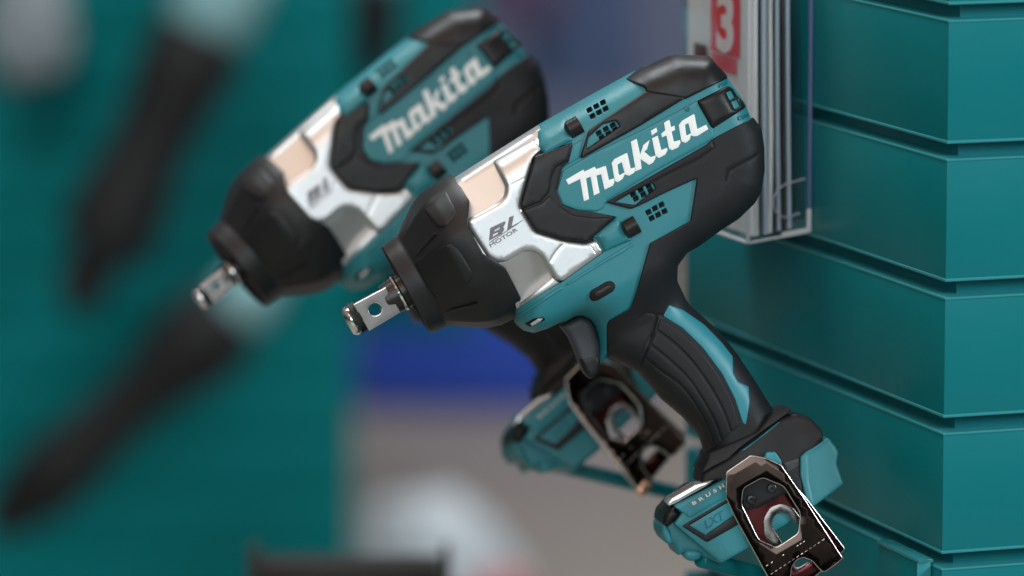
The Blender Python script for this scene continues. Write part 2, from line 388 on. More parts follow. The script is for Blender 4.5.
part('rear_top_armour', [(626,79),(640,67.5),(671,54.5),(709,55.5),(727,75),(728,78),(720,82),(686,99),(646,91.5),(645,87.5)], M['blackp'], tool, off=2.8, rnd=1.6, bev=2.2, z0=0, grid=3, steep=True, add=lambda uv: 0)
# rear cap between teal strips
part('rear_cap', [(698,100.5),(728,85.5),(733,88),(737,95),(743,101),(747,107),(713.5,128.5),(711,127.5),(697.5,103.5)], M['blackp'], tool, off=3, rnd=3, bev=5, bh=4, depth=8, grid=2.5,
     holes=[[(726.5,92.5),(731.5,90.5),(735,97.5),(730,100)], [(731.5,102),(737,99.5),(740.5,106),(735,109)]])
part('rear_slot', [(719,85),(727,80),(727.5,83.5),(720,88)], M['teal3'], tool, off=1.0, rnd=1, bev=.8, depth=3, grid=3)
part('rear_slot', [(738,117),(748,112.5),(748.5,116),(739,120.5)], M['teal3'], tool, off=1.0, rnd=1, bev=.8, depth=3, grid=3)
part('registered_mark', [(687+3*math.cos(k*math.pi/8), 109+3*math.sin(k*math.pi/8)) for k in range(16)], M['teal3'], tool, off=.75, rnd=.2, bev=.3, depth=1, grid=3, mirror=False)

# black shell and grip: one overmould
GRIP = [(606,202.3),(650,177),(707,144.5),(712,139.5),(722,134),(750,119.5),(753,117),(761.5,128),(764.5,147),(765,169),(762,191),(755,203.5),(739,219),(719,232),(700,246),(687.5,253),(678,266),(677.5,281),(688,303),(717.5,330),(736,352),(755,380),(774,411),(786,436),(722,480),(706,458),(699,436),(683,417.5),(661,399),(638,372),(622,364),(607,358),(607,325),(609,321),(631,308),(636,294),(650,243.5),(690.5,221),(697,178.5),(668,191.5),(640,205.5),(631,209)]
gr = part('grip_shell', GRIP, M['rubber'], tool, off=2.4, rnd=1.6, bev=1.8, z0=0, grid=3, steep=True,
     holes=[[(615.5,202),(632,192.5),(652,182.5),(655.5,188.5),(635.5,205)]], hrnd=1.5,
     grooves=[([(712,141),(714,148),(700,158),(664,176),(640,189)], 1.2, 1.1), ([(725,180),(728,171),(742,163),(759,154)], 1.2, 1.3),
              ([(640,318),(646,313),(654,314),(656,319),(653,333),(642,350)], 1.4, 1.0),
              ([(658,314.5),(638,371)], 1.0, 1.1), ([(658,314),(664,316)], 1.0, 1.1)])
part('grip_inlay', [(669,305),(683,309.7),(705,325),(722,342.5),(733,356.6),(733.4,373),(738,381.6),(748.8,386.5),(750,402),(746,425),(742.5,423),(734.7,398.8),(722,373.8),(702,347),(683,328.4),(663,316)], M['teal2'], gr, off=3.2, rnd=1.5, bev=1.2, depth=4, grid=3)
# palm pads: raised strips that follow the grip's curve
def curve(a, n=14):
    a = np.array(a, float); t = np.linspace(0, len(a)-1, n); i = np.clip(t.astype(int), 0, len(a)-2); f = (t-i)[:, None]
    P = lambda k: a[np.clip(k, 0, len(a)-1)]
    p0, p1, p2, p3 = P(i-1), P(i), P(i+1), P(i+2)
    return .5*((2*p1)+(p2-p0)*f+(2*p0-5*p1+4*p2-p3)*f**2+(3*p1-p0-3*p2+p3)*f**3)
Ls = [curve(c) for c in ([(661,318),(682,331),(701,350),(720,376),(733,402),(740,425)], [(656.5,330),(676,345),(694,364),(711,388),(724,412),(731,432)],
      [(650.5,345),(668,359),(687,377),(703,400),(716,424),(722,441)], [(644.5,357),(662,371),(680,384),(696,404),(710,430),(715,447)], [(639.5,371),(654,387),(673,400),(692,416),(704,436),(709,452)])]
for k in range(4):
    a, b = Ls[k], Ls[k+1]
    A = a+(b-a)*.07; B = b+(a-b)*.07
    part('palm_pad', list(map(tuple, A))+list(map(tuple, B[::-1])), M['rubber'], gr, off=3.7, rnd=1.2, bev=1.8, bh=1.1, depth=3, grid=3)

# logo
def z(p, ox, oy, f=9.): return [(ox+a/f, oy+b/f) for a, b in p]
m_ = z([(52,358),(212,265),(218,285),(312,240),(325,262),(412,232),(440,360),(487,345),(490,380),(475,412),(400,447),(370,308),(328,322),(357,475),(305,500),(275,330),(235,347),(262,532),(215,552),(180,352),(75,402)], 560, 140)
a_ = z([(32,385),(60,350),(170,295),(180,325),(205,437),(240,425),(247,452),(235,475),(190,502),(150,490),(132,530),(90,560),(62,550)], 608, 120)
k_ = z([(205,195),(258,168),(290,310),(318,225),(375,178),(352,262),(327,285),(385,335),(422,320),(430,328),(425,350),(405,385),(370,405),(292,352),(303,438),(250,462)], 608, 120)
i_ = z([(395,165),(447,140),(480,270),(530,250),(537,272),(515,312),(458,342),(428,325)], 608, 120)
d_ = z([(385,98),(435,68),(445,105),(395,140)], 608, 120)
t_ = z([(125,205),(172,178),(178,188),(190,245),(220,230),(227,270),(195,285),(215,375),(270,360),(275,385),(255,425),(200,452),(172,440),(147,320),(108,337),(100,305),(137,272)], 650, 100)
b_ = z([(258,225),(290,185),(395,125),(402,140),(425,260),(505,222),(525,262),(425,325),(392,328),(367,318),(358,357),(320,387),(283,372)], 650, 100)
decal('logo', [m_, a_, k_, i_, d_, t_, b_], M['white'], th, off=1.1, holes=[(1, z([(85,402),(123,380),(148,472),(105,497),(97,490)], 608, 120)), (6, z([(315,224),(345,207),(368,298),(332,320),(325,310)], 650, 100))])

# chin details
sw = part('direction_switch', [(589,297.5),(590.5,291),(607,281.3),(612.5,281),(616,285),(614,291),(598,300.5),(592.5,301.5)], M['dark'], tool, off=1.2, rnd=3.2, bev=2, depth=4, grid=2.5)
part('switch_button', [(593.5,296),(594.5,292.5),(608,285),(611.5,285.5),(611,289),(598,297)], M['bolt'], sw, off=2.2, rnd=2, bev=1.6, depth=3, grid=2)
part('switch_glint', [(598,292.3),(602,289.5),(607,286.3),(610,286.8),(603,291.6),(598.5,294)], M['grey'], sw, off=2.9, rnd=.6, bev=.4, depth=1, grid=2)
ld = part('work_lamp', [(524.5,323.5),(535,318),(544,317.3),(545.5,320),(541,322.3),(529.5,327)], M['dark'], tool, off=-.2, rnd=1.2, bev=.8, depth=4, grid=2.5)
part('lamp_lens', [(530,323.8),(538,318.6),(543,318.6),(540.5,321.8),(532,326)], M['led'], ld, off=.8, rnd=1, bev=1.2, depth=2, grid=2)
trg = part('trigger', [(560,326),(581,315),(592,321),(600,345),(601,362),(598,375),(591,380),(584,373),(579,361),(574.5,349),(568.5,336)], M['grey'], tool, H=flat(17), off=0, rnd=3, bev=5, bh=6, z0=0, grid=4)
part('trigger_pad', [(578,357),(599,352),(601,362),(598,375),(591,380),(584,373)], M['blackp'], trg, H=flat(17.6), off=0, rnd=3, bev=5, bh=6, depth=14, grid=4)

# collar above the foot
fpl = flat(38)
col = part('grip_collar', [(703,473.5),(702,470),(707,461),(709,453),(725,446),(757,432),(773,412),(781,410.5),(791,408),(788,413.5),(779,420),(757,435.5),(740,448),(728,459.5),(712,467.5)], M['rubber'], tool, H=plane(44, (745,440), .0, -.35), off=0, rnd=1.2, bev=2, bh=2, z0=0, grid=3)
part('foot_neck', [(703,472),(728,458),(757,436),(781,418),(796,413.5),(810.6,417.5),(822,430),(824,438),(812,452),(802,456),(803,492),(790,492),(726,503),(724,482),(715,481.5),(702,485),(701,478)], M['rubber'], tool, H=plane(46, (750,460), .0, -.25), off=0, rnd=3, bev=4, bh=4, z0=0, grid=3, edge=None)
part('neck_strip', [(739,452.5),(757,439.5),(778,422.5),(780.5,422),(766,434),(745,450)], M['teal2'], tool, H=plane(46, (750,460), .0, -.25), off=.8, rnd=.8, bev=.8, depth=5, grid=3)
# battery foot
FH = 56.
foot = empty('battery_foot'); foot.parent = tool
def fpart(*a, **k): return part(*a, **k)
fb = part('foot_body', [(663,525),(671,514),(675,508),(726,480),(745,470),(765,457),(782,463),(805,497),(813,507),(809,509),(750,548.5),(722,564.5),(704,557.5),(684,554),(678,556),(673,545),(666,543.5),(661.5,534)], M['teal'], tool, H=flat(FH-13), off=0, rnd=2, bev=5, bh=7, z0=0, grid=4)
part('foot_side', [(674,524),(682,513),(673.5,505.5),(727,478.5),(783,470),(806,497),(813,507.5),(750,547.5),(721.5,563.5),(705,550)], M['teal'], fb, H=flat(FH), off=0, rnd=1.2, bev=2, depth=13, grid=4)
part('label_strip', [(674.5,507),(725.5,480.5),(726,497),(690,517.5),(683,512.5)], M['teal2'], fb, H=flat(FH+1), off=.4, rnd=1, bev=.8, depth=2, grid=4)
part('logo_frame', [(682,526),(725,500.5),(765,478),(775,500),(737,525.5),(707,542.3)], M['blackp'], fb, H=flat(FH), off=1.8, rnd=1.5, bev=.9, depth=3, grid=4, holes=[[(689.5,525.3),(722,506),(750,489.5),(757,499),(705.5,535)]])
part('logo_panel', [(688.5,525.3),(722,505),(750,488.5),(758,499),(705.5,536)], M['teal2'], fb, H=flat(FH), off=.6, rnd=1, bev=.5, depth=2, grid=4)
writing('battery_mark', 'LXT', (705.5,529.5), 30, 12.0, 1.0, M['teal3'], fb, H=flat(FH), off=.9, shear=.35, bold=.25)
writing('brush_mark', 'BRUSHLESS', (693,505.5), 30.5, 4.8, 1.7, M['cream'], fb, H=flat(FH+1), off=.75, bold=.16, sp=1.75)
nub = part('front_nub', [(663,521),(665,513.5),(672,506),(693.5,489),(705,486),(714,482),(676,507),(682,515.5),(668,527.3),(663,525)], M['blackp'], tool, H=flat(FH-4), off=0, rnd=2, bev=5, bh=7, z0=0, grid=3)
part('display_strip', [(667.5,503.5),(671,498.5),(692,486.5),(695,484.5),(714,480.3),(706,486.5),(676,503.2),(669,506)], M['led'], tool, H=flat(FH-2), off=0, rnd=.8, bev=1.5, depth=40, grid=3)
part('foot_foot', [(683,554),(688,549.5),(697,549.5),(704,553),(701,559),(694,562),(686,560)], M['teal2'], tool, H=flat(FH-10), off=0, rnd=3, bev=4, bh=5, depth=26, grid=3)
part('foot_lip', [(661.5,526),(665,523),(670,530),(673,544),(666,543.5),(661.5,534)], M['teal'], tool, H=flat(FH-9), off=0, rnd=2, bev=3, bh=4, z0=0, grid=3)
part('rear_corner', [(800.5,457),(805,452.5),(825,439.5),(829,438),(836,446.5),(839,453),(837,464),(844,484),(811,509),(806,499),(800.5,476)], M['teal'], tool, H=plane(FH+2, (800,480), -.25, .0), off=0, rnd=1.6, bev=2.4, z0=0, grid=3, grooves=[([(809,455),(826,443)], 1., .6), ([(808,458),(809,480),(813,500)], 1., .6)], add=lambda uv: 0)
part('side_lug', [(783,463),(799,458),(803,488),(806,498),(798,490)], M['grey'], tool, H=flat(FH-3), off=0, rnd=1, bev=1.2, depth=10, grid=4)
part('foot_tab', [(764,457.5),(766.5,452.3),(775.5,452),(781.5,461),(782,466)], M['teal2'], tool, H=flat(FH+1), off=0, rnd=1.5, bev=1.5, depth=8, grid=4)

# belt hook: a back plate screwed to the foot and a front strap, joined by the bend below
HW = FH+30
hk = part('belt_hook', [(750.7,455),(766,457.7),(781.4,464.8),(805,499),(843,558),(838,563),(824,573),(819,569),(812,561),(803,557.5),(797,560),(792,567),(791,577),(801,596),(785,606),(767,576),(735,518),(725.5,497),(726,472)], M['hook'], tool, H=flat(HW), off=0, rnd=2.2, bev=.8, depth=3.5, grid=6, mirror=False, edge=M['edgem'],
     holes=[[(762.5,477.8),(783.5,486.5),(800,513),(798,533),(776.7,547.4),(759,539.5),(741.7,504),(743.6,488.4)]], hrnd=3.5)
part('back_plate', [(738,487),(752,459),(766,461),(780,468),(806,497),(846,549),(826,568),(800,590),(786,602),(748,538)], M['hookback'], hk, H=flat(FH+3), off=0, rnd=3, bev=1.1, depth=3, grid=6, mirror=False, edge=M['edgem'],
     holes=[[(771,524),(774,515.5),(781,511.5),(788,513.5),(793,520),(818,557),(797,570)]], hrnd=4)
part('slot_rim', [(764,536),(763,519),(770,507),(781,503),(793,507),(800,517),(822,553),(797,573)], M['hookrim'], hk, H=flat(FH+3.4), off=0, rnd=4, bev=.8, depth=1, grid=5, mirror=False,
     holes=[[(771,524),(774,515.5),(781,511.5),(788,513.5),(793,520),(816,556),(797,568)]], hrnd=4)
part('screw_plate', [(741,494),(746,484),(763,474),(786,480),(789,492),(778,497),(758,508),(745,511)], M['blackp'], hk, H=flat(FH+3.6), off=0, rnd=2, bev=.8, depth=1, grid=5, mirror=False)
for c in ((751.5,499.5),(772,488.5)):
    s_ = part('screw', [(c[0]+5.2*math.cos(k*math.pi/8), c[1]+5.2*math.sin(k*math.pi/8)) for k in range(16)], M['bolt'], hk, H=flat(FH+6), off=0, rnd=.3, bev=1.6, depth=3, grid=3, mirror=False)
    part('screw_recess', [(c[0]+2.*math.cos(k*math.pi/3), c[1]+2.*math.sin(k*math.pi/3)) for k in range(6)], M['dark'], s_, H=flat(FH+6), off=.15, rnd=.1, bev=0, depth=1, grid=3, mirror=False)
part('prong_glint', [(838.5,554.5),(844,558),(838.5,564),(829,570.5),(827,567)], M['warmglint'], hk, H=flat(HW), off=.6, rnd=1.5, bev=4, bh=3, depth=5, grid=2.5, mirror=False)
part('prong_glint', [(791,588),(800,597),(795,603),(785,609),(779,600)], M['warmglint'], hk, H=flat(HW), off=.6, rnd=1.5, bev=4, bh=3, depth=5, grid=2.5, mirror=False)
# stamped dashes on the strap
rl = []
for k in range(13):
    a = np.array((772,573.5))+np.array((51,-33.5))*k/12.; e = np.array((.84,-.55))
    rl.append([tuple(a-e*1.5+(0,-.3)), tuple(a+e*1.5+(0,-.3)), tuple(a+e*1.5+(.2,.3)), tuple(a-e*1.5+(.2,.3))])
for k in (0, 1.2, 4, 7.6, 8.4, 9.2):
    a = np.array((767,565.5))+np.array((48,-31))*k/12.; e = np.array((.84,-.55))
    rl.append([tuple(a-e*1.2+(0,-.4)), tuple(a+e*1.2+(0,-.4)), tuple(a+e*1.2+(.2,.5)), tuple(a-e*1.2+(.2,.5))])
decal('stamped_marks', rl, M['edgem'], hk, H=flat(HW), off=.3)
part('hook_bend', [(751.5,456.2),(766,458.4),(780.5,465),(779.5,467),(765.5,460.5),(751,458.3)], M['chrome'], hk, H=flat(HW-1), off=0, rnd=.5, bev=.6, depth=HW-FH-3, grid=5, mirror=False)
bpy.data.objects.remove(foot)

def copy_tree(o, parent=None):
    c = o.copy(); C.objects.link(c); c.parent = parent
    for ch in list(o.children): copy_tree(ch, c)
    return c
pose(tool, (600,230), 2.5, 29.5, 2.5, 3)
tool2 = copy_tree(tool)
tool2['label'] = 'slightly blurred second impact wrench hanging behind and left of the sharp one, tilted more steeply'
pose(tool2, (406,185), 2.72, 39.3, 10, 1, 1.02)
for ch in tool2.children:       # the rear one takes a smaller square drive
    if ch.name.startswith('anvil'):
        ch.scale = (.8, .74, .74); ch.location = ((1-.8)*(AX[0]+38)*S, (1-.74)*AX[1]*S, 0)

# ------------------------------------------------------------------ plain building blocks
def box_bm(bm, o, ex, ey, ez, a, b, c):          # a,b,c = (min,max) along ex,ey,ez
    vs = [bm.verts.new(o+ex*i+ey*j+ez*k) for k in c for j in b for i in a]
    for f in ((0,2,3,1),(4,5,7,6),(0,1,5,4),(2,6,7,3),(0,4,6,2),(1,3,7,5)): bm.faces.new([vs[i] for i in f])
    return vs
def mesh(name, bm, m, parent=None, bev=0., seg=2, ang=35):
    bmesh.ops.recalc_face_normals(bm, faces=bm.faces[:])
    if bev: bmesh.ops.bevel(bm, geom=bm.edges[:], offset=bev, segments=seg, affect='EDGES', profile=.5)
    me = bpy.data.meshes.new(name); bm.to_mesh(me); bm.free(); finish(me, ang)
    return link(name, me, parent, m if isinstance(m, list) else [m])
def tag(o, label=None, cat=None, group=None, kind=None):
    for k, v in (('label', label), ('category', cat), ('group', group), ('kind', kind)):
        if v: o[k] = v
    return o
def rod(name, p, q, r, m, parent=None, n=20):
    bm = bmesh.new(); d = (q-p).normalized(); a = d.orthogonal().normalized(); b = d.cross(a); R = []
    for c, rr in ((p, r*.8), (p+d*r*.2, r), (q-d*r*.2, r), (q, r*.8)): R.append([bm.verts.new(c+(a*math.cos(2*math.pi*i/n)+b*math.sin(2*math.pi*i/n))*rr) for i in range(n)])
    for x, y in zip(R, R[1:]):
        for i in range(n): bm.faces.new((x[i], x[(i+1) % n], y[(i+1) % n], y[i]))
    bm.faces.new(R[0][::-1]); bm.faces.new(R[-1])
    return mesh(name, bm, m, parent, ang=50)

# ------------------------------------------------------------------ the slatted stand on the right
Pc = W(945.5, 288, 2.44)
D1 = (ROT @ Vector((-1762/5000, 758/5000, -1))); D1.z = 0; D1.normalize()      # recedes to the left
D2 = Vector((D1.y, -D1.x, 0))                                                     # along the right face
Z = Vector((0, 0, 1))
def corner_z(y):                # height on the corner line at a photo row
    d = W(512, y, 1)-CAM; t = (Pc.y-CAM.y)/d.y
    return CAM.z+d.z*t-Pc.z
stand = empty('display_stand', 'tall teal display stand of stacked lacquered slats with its corner towards the camera', 'display stand')
stand.location = Vector((Pc.x, Pc.y, 0))
def inst(o): o.parent = stand; o.matrix_parent_inverse = Matrix.Translation(-stand.location); return o
ys = [(-257,-134),(-119,5),(20,144),(159,282),(297.5,418),(433,554),(568.5,690)]
for a, b in ys:
    bm = bmesh.new(); zt, zb = corner_z(a), corner_z(b)
    box_bm(bm, Pc, D1, D2, Z, (0, .349), (0, .40), (zb+.0011, zt-.0009))
    sl = mesh('slat', bm, M['tealedge'], None, bev=.0003, seg=2); inst(sl)
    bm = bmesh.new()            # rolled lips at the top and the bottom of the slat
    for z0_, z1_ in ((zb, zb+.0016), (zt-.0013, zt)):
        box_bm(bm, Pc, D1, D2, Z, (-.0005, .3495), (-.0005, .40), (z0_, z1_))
    lp = mesh('lip', bm, M['teallit'], None, bev=.0005, seg=3); lp.parent = sl
bm = bmesh.new(); box_bm(bm, Pc, D1, D2, Z, (.0108, .340), (.0108, .39), (-1.35, .40)); inst(mesh('core', bm, M['tealedge'], None, bev=.0006))
bm = bmesh.new(); box_bm(bm, Pc, D1, D2, Z, (.0, .349), (.0, .40), (corner_z(705)-1.2, corner_z(708))); inst(mesh('base_panel', bm, M['tealedge'], None, bev=.0006))

def on_left(x, y, out=0.):      # point of the stand's left face (pushed out by `out`) seen at a photo pixel
    d = W(x, y, 1)-CAM; n = -D2; p0 = Pc+n*out
    t = (p0-CAM).dot(n)/d.dot(n); return CAM+d*t
NL = -D2
# small bracket hooked in the lowest groove
br = empty('shelf_bracket', 'small teal steel bracket hooked on the slatted stand beside the belt hook', 'bracket')
p = on_left(884, 560, .004); q = on_left(914, 570, .004); br.location = p
def binst(o): o.parent = br; o.matrix_parent_inverse = Matrix.Translation(-br.location); return o
bm = bmesh.new(); L_ = (q-p).dot(D1)
A_ = on_left(881, 541, .006); l_ = abs((on_left(921, 553, .006)-A_).dot(D1))
box_bm(bm, A_, -D1, NL, Z, (0, l_), (-.004, .0012), (-.05, 0)); binst(mesh('back_plate', bm, M['tealedge'], None, bev=.0004))
bm = bmesh.new(); box_bm(bm, A_, -D1, NL, Z, (-.0006, l_+.0022), (-.0058, .0022), (-.0012, .0006)); binst(mesh('top_lip', bm, M['teallit'], None, bev=.0004))
bm = bmesh.new(); box_bm(bm, A_, -D1, NL, Z, (l_, l_+.0014), (-.005, .0024), (-.05, -.0012)); binst(mesh('side_flange', bm, M['teallit'], None, bev=.0005))

# support arms that carry the two tools
arm = rod('support_arm', W(545, 462, 2.74), W(692, 497, 2.75), .0042, M['tealedge'])
tag(arm, 'thin teal arm reaching from the stand to the foot of the blurred rear wrench', 'support arm', 'support arms of the stand')
arm = rod('support_arm', W(700, 559, 2.49), W(830, 592, 2.585), .0042, M['tealedge'])
tag(arm, 'thin teal arm under the foot of the sharp front wrench, running behind its belt hook', 'support arm', 'support arms of the stand')

# ------------------------------------------------------------------ clear holder with leaflets
hold = empty('leaflet_holder', 'clear acrylic leaflet holder fixed to the left face of the slatted stand', 'leaflet holder')
near = on_left(812, 231, 0); t0 = (near-Pc).dot(D1)
zb = near.z-Pc.z
wd = .0352; ln = .102; ht = .21; th_ = .0019
Q = Pc+D1*t0+Z*zb; hold.location = Q
NL = (-D2-Z*.13).normalized()
def hinst(o): o.parent = hold; o.matrix_parent_inverse = Matrix.Translation(-hold.location); return o
def plate(name, a, b, c, m, bv=.0004, o=Q):
    bm = bmesh.new(); box_bm(bm, o, D1, NL, Z, a, b, c); return mesh(name, bm, m, None, bev=bv)
G_ = .0012
hinst(plate('near_wall', (0, th_), (G_, G_+wd), (0, ht), M['clear']))
hinst(plate('far_wall', (ln-th_, ln), (G_, G_+wd), (0, ht), M['clear']))
hinst(plate('front_wall', (th_+.0001, ln-th_-.0001), (G_+wd-th_, G_+wd), (0, ht), M['clear']))
hinst(plate('back_wall', (th_+.0001, ln-th_-.0001), (G_, G_+th_), (0, ht), M['clear']))
hinst(plate('floor_plate', (th_+.0001, ln-th_-.0001), (G_+th_+.0001, G_+wd-th_-.0001), (0, th_), M['clear']))
# polished edge strips, a little proud, that catch the light
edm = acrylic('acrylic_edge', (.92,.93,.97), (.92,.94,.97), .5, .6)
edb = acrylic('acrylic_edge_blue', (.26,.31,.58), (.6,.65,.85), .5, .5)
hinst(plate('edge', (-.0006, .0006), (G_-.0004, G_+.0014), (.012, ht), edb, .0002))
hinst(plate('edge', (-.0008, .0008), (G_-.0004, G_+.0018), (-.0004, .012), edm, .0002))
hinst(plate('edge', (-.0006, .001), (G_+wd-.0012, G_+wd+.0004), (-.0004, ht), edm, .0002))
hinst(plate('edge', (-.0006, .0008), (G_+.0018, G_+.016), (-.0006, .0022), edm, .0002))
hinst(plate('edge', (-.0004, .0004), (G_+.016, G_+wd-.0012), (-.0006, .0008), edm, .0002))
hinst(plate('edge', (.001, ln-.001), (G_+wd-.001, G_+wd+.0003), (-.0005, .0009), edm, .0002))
# keyhole outline on the near wall
bm = bmesh.new(); cen = [];
for k in range(17):
    t = math.pi/2+math.pi*k/16; cen.append((G_+.0125+.0085*-math.cos(t), .0185+.0088*math.sin(t)))
path = [(G_+.003, .0185+.0088+.001)]+cen+[(G_+.006, .0185-.0088+.001)]
pp = [Q+NL*a+Z*b-D1*.0002 for a, b in path]
def tube(pts, r, n=8):
    bm = bmesh.new(); R = []
    for i, c in enumerate(pts):
        d = (pts[min(i+1, len(pts)-1)]-pts[max(i-1, 0)]).normalized(); a = d.cross(D1).normalized(); b = d.cross(a)
        R.append([bm.verts.new(c+(a*math.cos(2*math.pi*k/n)+b*math.sin(2*math.pi*k/n))*r) for k in range(n)])
    for x, y in zip(R, R[1:]):
        for i in range(n): bm.faces.new((x[i], x[(i+1) % n], y[(i+1) % n], y[i]))
    bm.faces.new(R[0][::-1]); bm.faces.new(R[-1]); return bm
hinst(mesh('hanging_slot', tube(pp, .0005), M['clear2'], None))
# leaflets standing in it: each one a thin curved sheet
desc = ['white leaflet at the very front of the clear holder, printed with a red price block', 'pale leaflet directly behind the price leaflet in the clear holder', 'dark leaflet third from the front in the clear holder', 'pale blue leaflet fourth from the front in the clear holder', 'white leaflet in the middle of the stack in the clear holder',
        'black leaflet fourth from the back in the clear holder', 'blue grey leaflet third from the back in the clear holder', 'dark leaflet second from the back in the clear holder', 'white leaflet at the back of the clear holder nearest the slats']
lm = ['paper','paper','paperd','paperb','paper','paperd','paperb','paperd','paperb']
def sheet(a0, a1, zt, y0, lean, curl, tk):
    bm = bmesh.new(); n, mz = 8, 12; vs = {}
    for s in (0, 1):
        for i in range(n+1):
            for j in range(mz+1):
                u = a0+(a1-a0)*i/n; zz = th_+.0004+(zt-th_)*j/mz
                y = y0+lean*(j/mz)+curl*math.sin(math.pi*j/mz)*math.cos(i*.5)+s*tk
                vs[s, i, j] = bm.verts.new(Q+D1*u+NL*y+Z*zz)
    for i in range(n):
        for j in range(mz):
            bm.faces.new((vs[0,i,j], vs[0,i,j+1], vs[0,i+1,j+1], vs[0,i+1,j])); bm.faces.new((vs[1,i,j], vs[1,i+1,j], vs[1,i+1,j+1], vs[1,i,j+1]))
    for i in range(n):
        for j in (0, mz): bm.faces.new((vs[0,i,j], vs[0,i+1,j], vs[1,i+1,j], vs[1,i,j]))
    for j in range(mz):
        for i in (0, n): bm.faces.new((vs[0,i,j], vs[0,i,j+1], vs[1,i,j+1], vs[1,i,j]))
    return bm
yb = [.0312,.0290,.0268,.0240,.0210,.0184,.0154,.0128,.0096]
front = None
for k, (d, mm) in enumerate(zip(desc, lm)):
    inset = [.0025,.003,.005,.0025,.004,.003,.0055,.003,.005][k]
    o = mesh('leaflet', sheet(inset, ln-.004, .200-.004*k, yb[k]+G_-.0012, (.0008,.0014,.0010,.0022,.0012,.0030,.0022,.0036,.0026)[k], (.0003,.0006,-.0005,.0007,-.0006,.0005,.0006,-.0003,.0004)[k], (.0006,.0014,.0012,.0018,.0020,.0012,.0020,.0014,.0020)[k]), M[mm], None)
    tag(o, d, 'leaflet', 'leaflets standing in the clear holder')
    if k == 0: front = o
# red price block with a white 3 on the front leaflet
yo = yb[0]+G_-.0012+.0006+.0012
def lp(x, y): 
    P = on_left(x, y, yo+.0); return (P-Q).dot(D1), (P-Q).dot(Z)
def lrect(name, a, c, dlt, m):
    bm = bmesh.new(); box_bm(bm, Q, D1, NL, Z, a, (yo+dlt, yo+dlt+.0003), c); o = mesh(name, bm, m, None); o.parent = front; return o
r0, zt0 = lp(711, 2); r1, zb1 = lp(739, 40)
ra, rb = sorted((r0, r1))
lrect('price_block', (ra, rb), (lp(725, 46)[1], .199), 0, M['red'])
lrect('maroon_spot', (lp(700, 45)[0]-.009, lp(700, 45)[0]+.009), (lp(700,50)[1], lp(700,36)[1]), 0, M['maroon'])
for k in range(4):
    zz = lp(725, 50+k*4)[1]; lrect('price_line', (ra+.004, rb), (zz-.0006, zz+.0007), 0, M['red'])
t3 = text_mesh('3', .041, .0001, .0015)
w3 = max(v.co.x for v in t3.vertices)
for v in t3.vertices:
    x, y, zz = v.co; v.co = Q+D1*(rb-.008-(x/w3)*(rb-ra)*.62)+NL*(yo+.0006+zz)+Z*(lp(725,41)[1]+y)
t3.name = 'price_digit'; link('price_digit', t3, front, [M['white']])

# ------------------------------------------------------------------ background
def quadbox(name, x0, x1, y0, y1, z, th, m, parent=None, bev=.004, yaw=0.):
    c = W((x0+x1)/2, (y0+y1)/2, z); w = (x1-x0)/F*z; h = (y1-y0)/F*z/math.cos(PITCH)
    ex = Vector((math.cos(yaw), math.sin(yaw), 0)); ey = Vector((-math.sin(yaw), math.cos(yaw), 0))
    bm = bmesh.new(); box_bm(bm, c, ex, ey, Z, (-w/2, w/2), (0, th), (-h/2, h/2)); return mesh(name, bm, m, parent, bev=bev)
# floor, back wall
fm = mat('floor_grey', (.23,.21,.185), .5, var=.08, vscale=3)
bm = bmesh.new(); box_bm(bm, Vector((0,0,0)), Vector((1,0,0)), Vector((0,1,0)), Z, (-8, 8), (-2, 14), (-.1, 0)); tag(mesh('floor', bm, fm), kind='structure')
wm = mat('wall_lavender', (.16,.19,.30), .8, var=.1, vscale=1)
bm = bmesh.new(); box_bm(bm, Vector((0,0,0)), Vector((1,0,0)), Vector((0,1,0)), Z, (-8, 8), (12, 12.2), (.003, 4)); tag(mesh('back_wall', bm, wm), kind='structure')
# far teal board of slats with tools on it
bd = empty('display_board', 'large teal slatted display board blurred across the left background', 'display board')
B0 = W(352, 288, 6.0); B0.z = 0; bd.location = B0; a = math.radians(4)
BX = Vector((-math.cos(a), -math.sin(a), 0)); BY = Vector((-math.sin(a), math.cos(a), 0))
for k in range(0, 28):
    bm = bmesh.new(); box_bm(bm, B0, BX, BY, Z, (0, 1.3), (0, .05), (.003+.0693*k, 0.003+.0693*k+.0691)); o = mesh('slat', bm, M['tealfar'], None, bev=.0003); o.parent = bd; o.matrix_parent_inverse = Matrix.Translation(-B0)
bm = bmesh.new(); box_bm(bm, B0, BX, BY, Z, (.01, 1.29), (.004, .048), (.003, 1.95)); o = mesh('core', bm, M['tealfar'], None); o.parent = bd; o.matrix_parent_inverse = Matrix.Translation(-B0)
# second board, further back and to the right
o = quadbox('backing_panel', 330, 478, -120, 330, 7.6, .05, M['tealfar']); tag(o, 'teal board further back, seen above the blurred rear wrench at the top', 'panel')

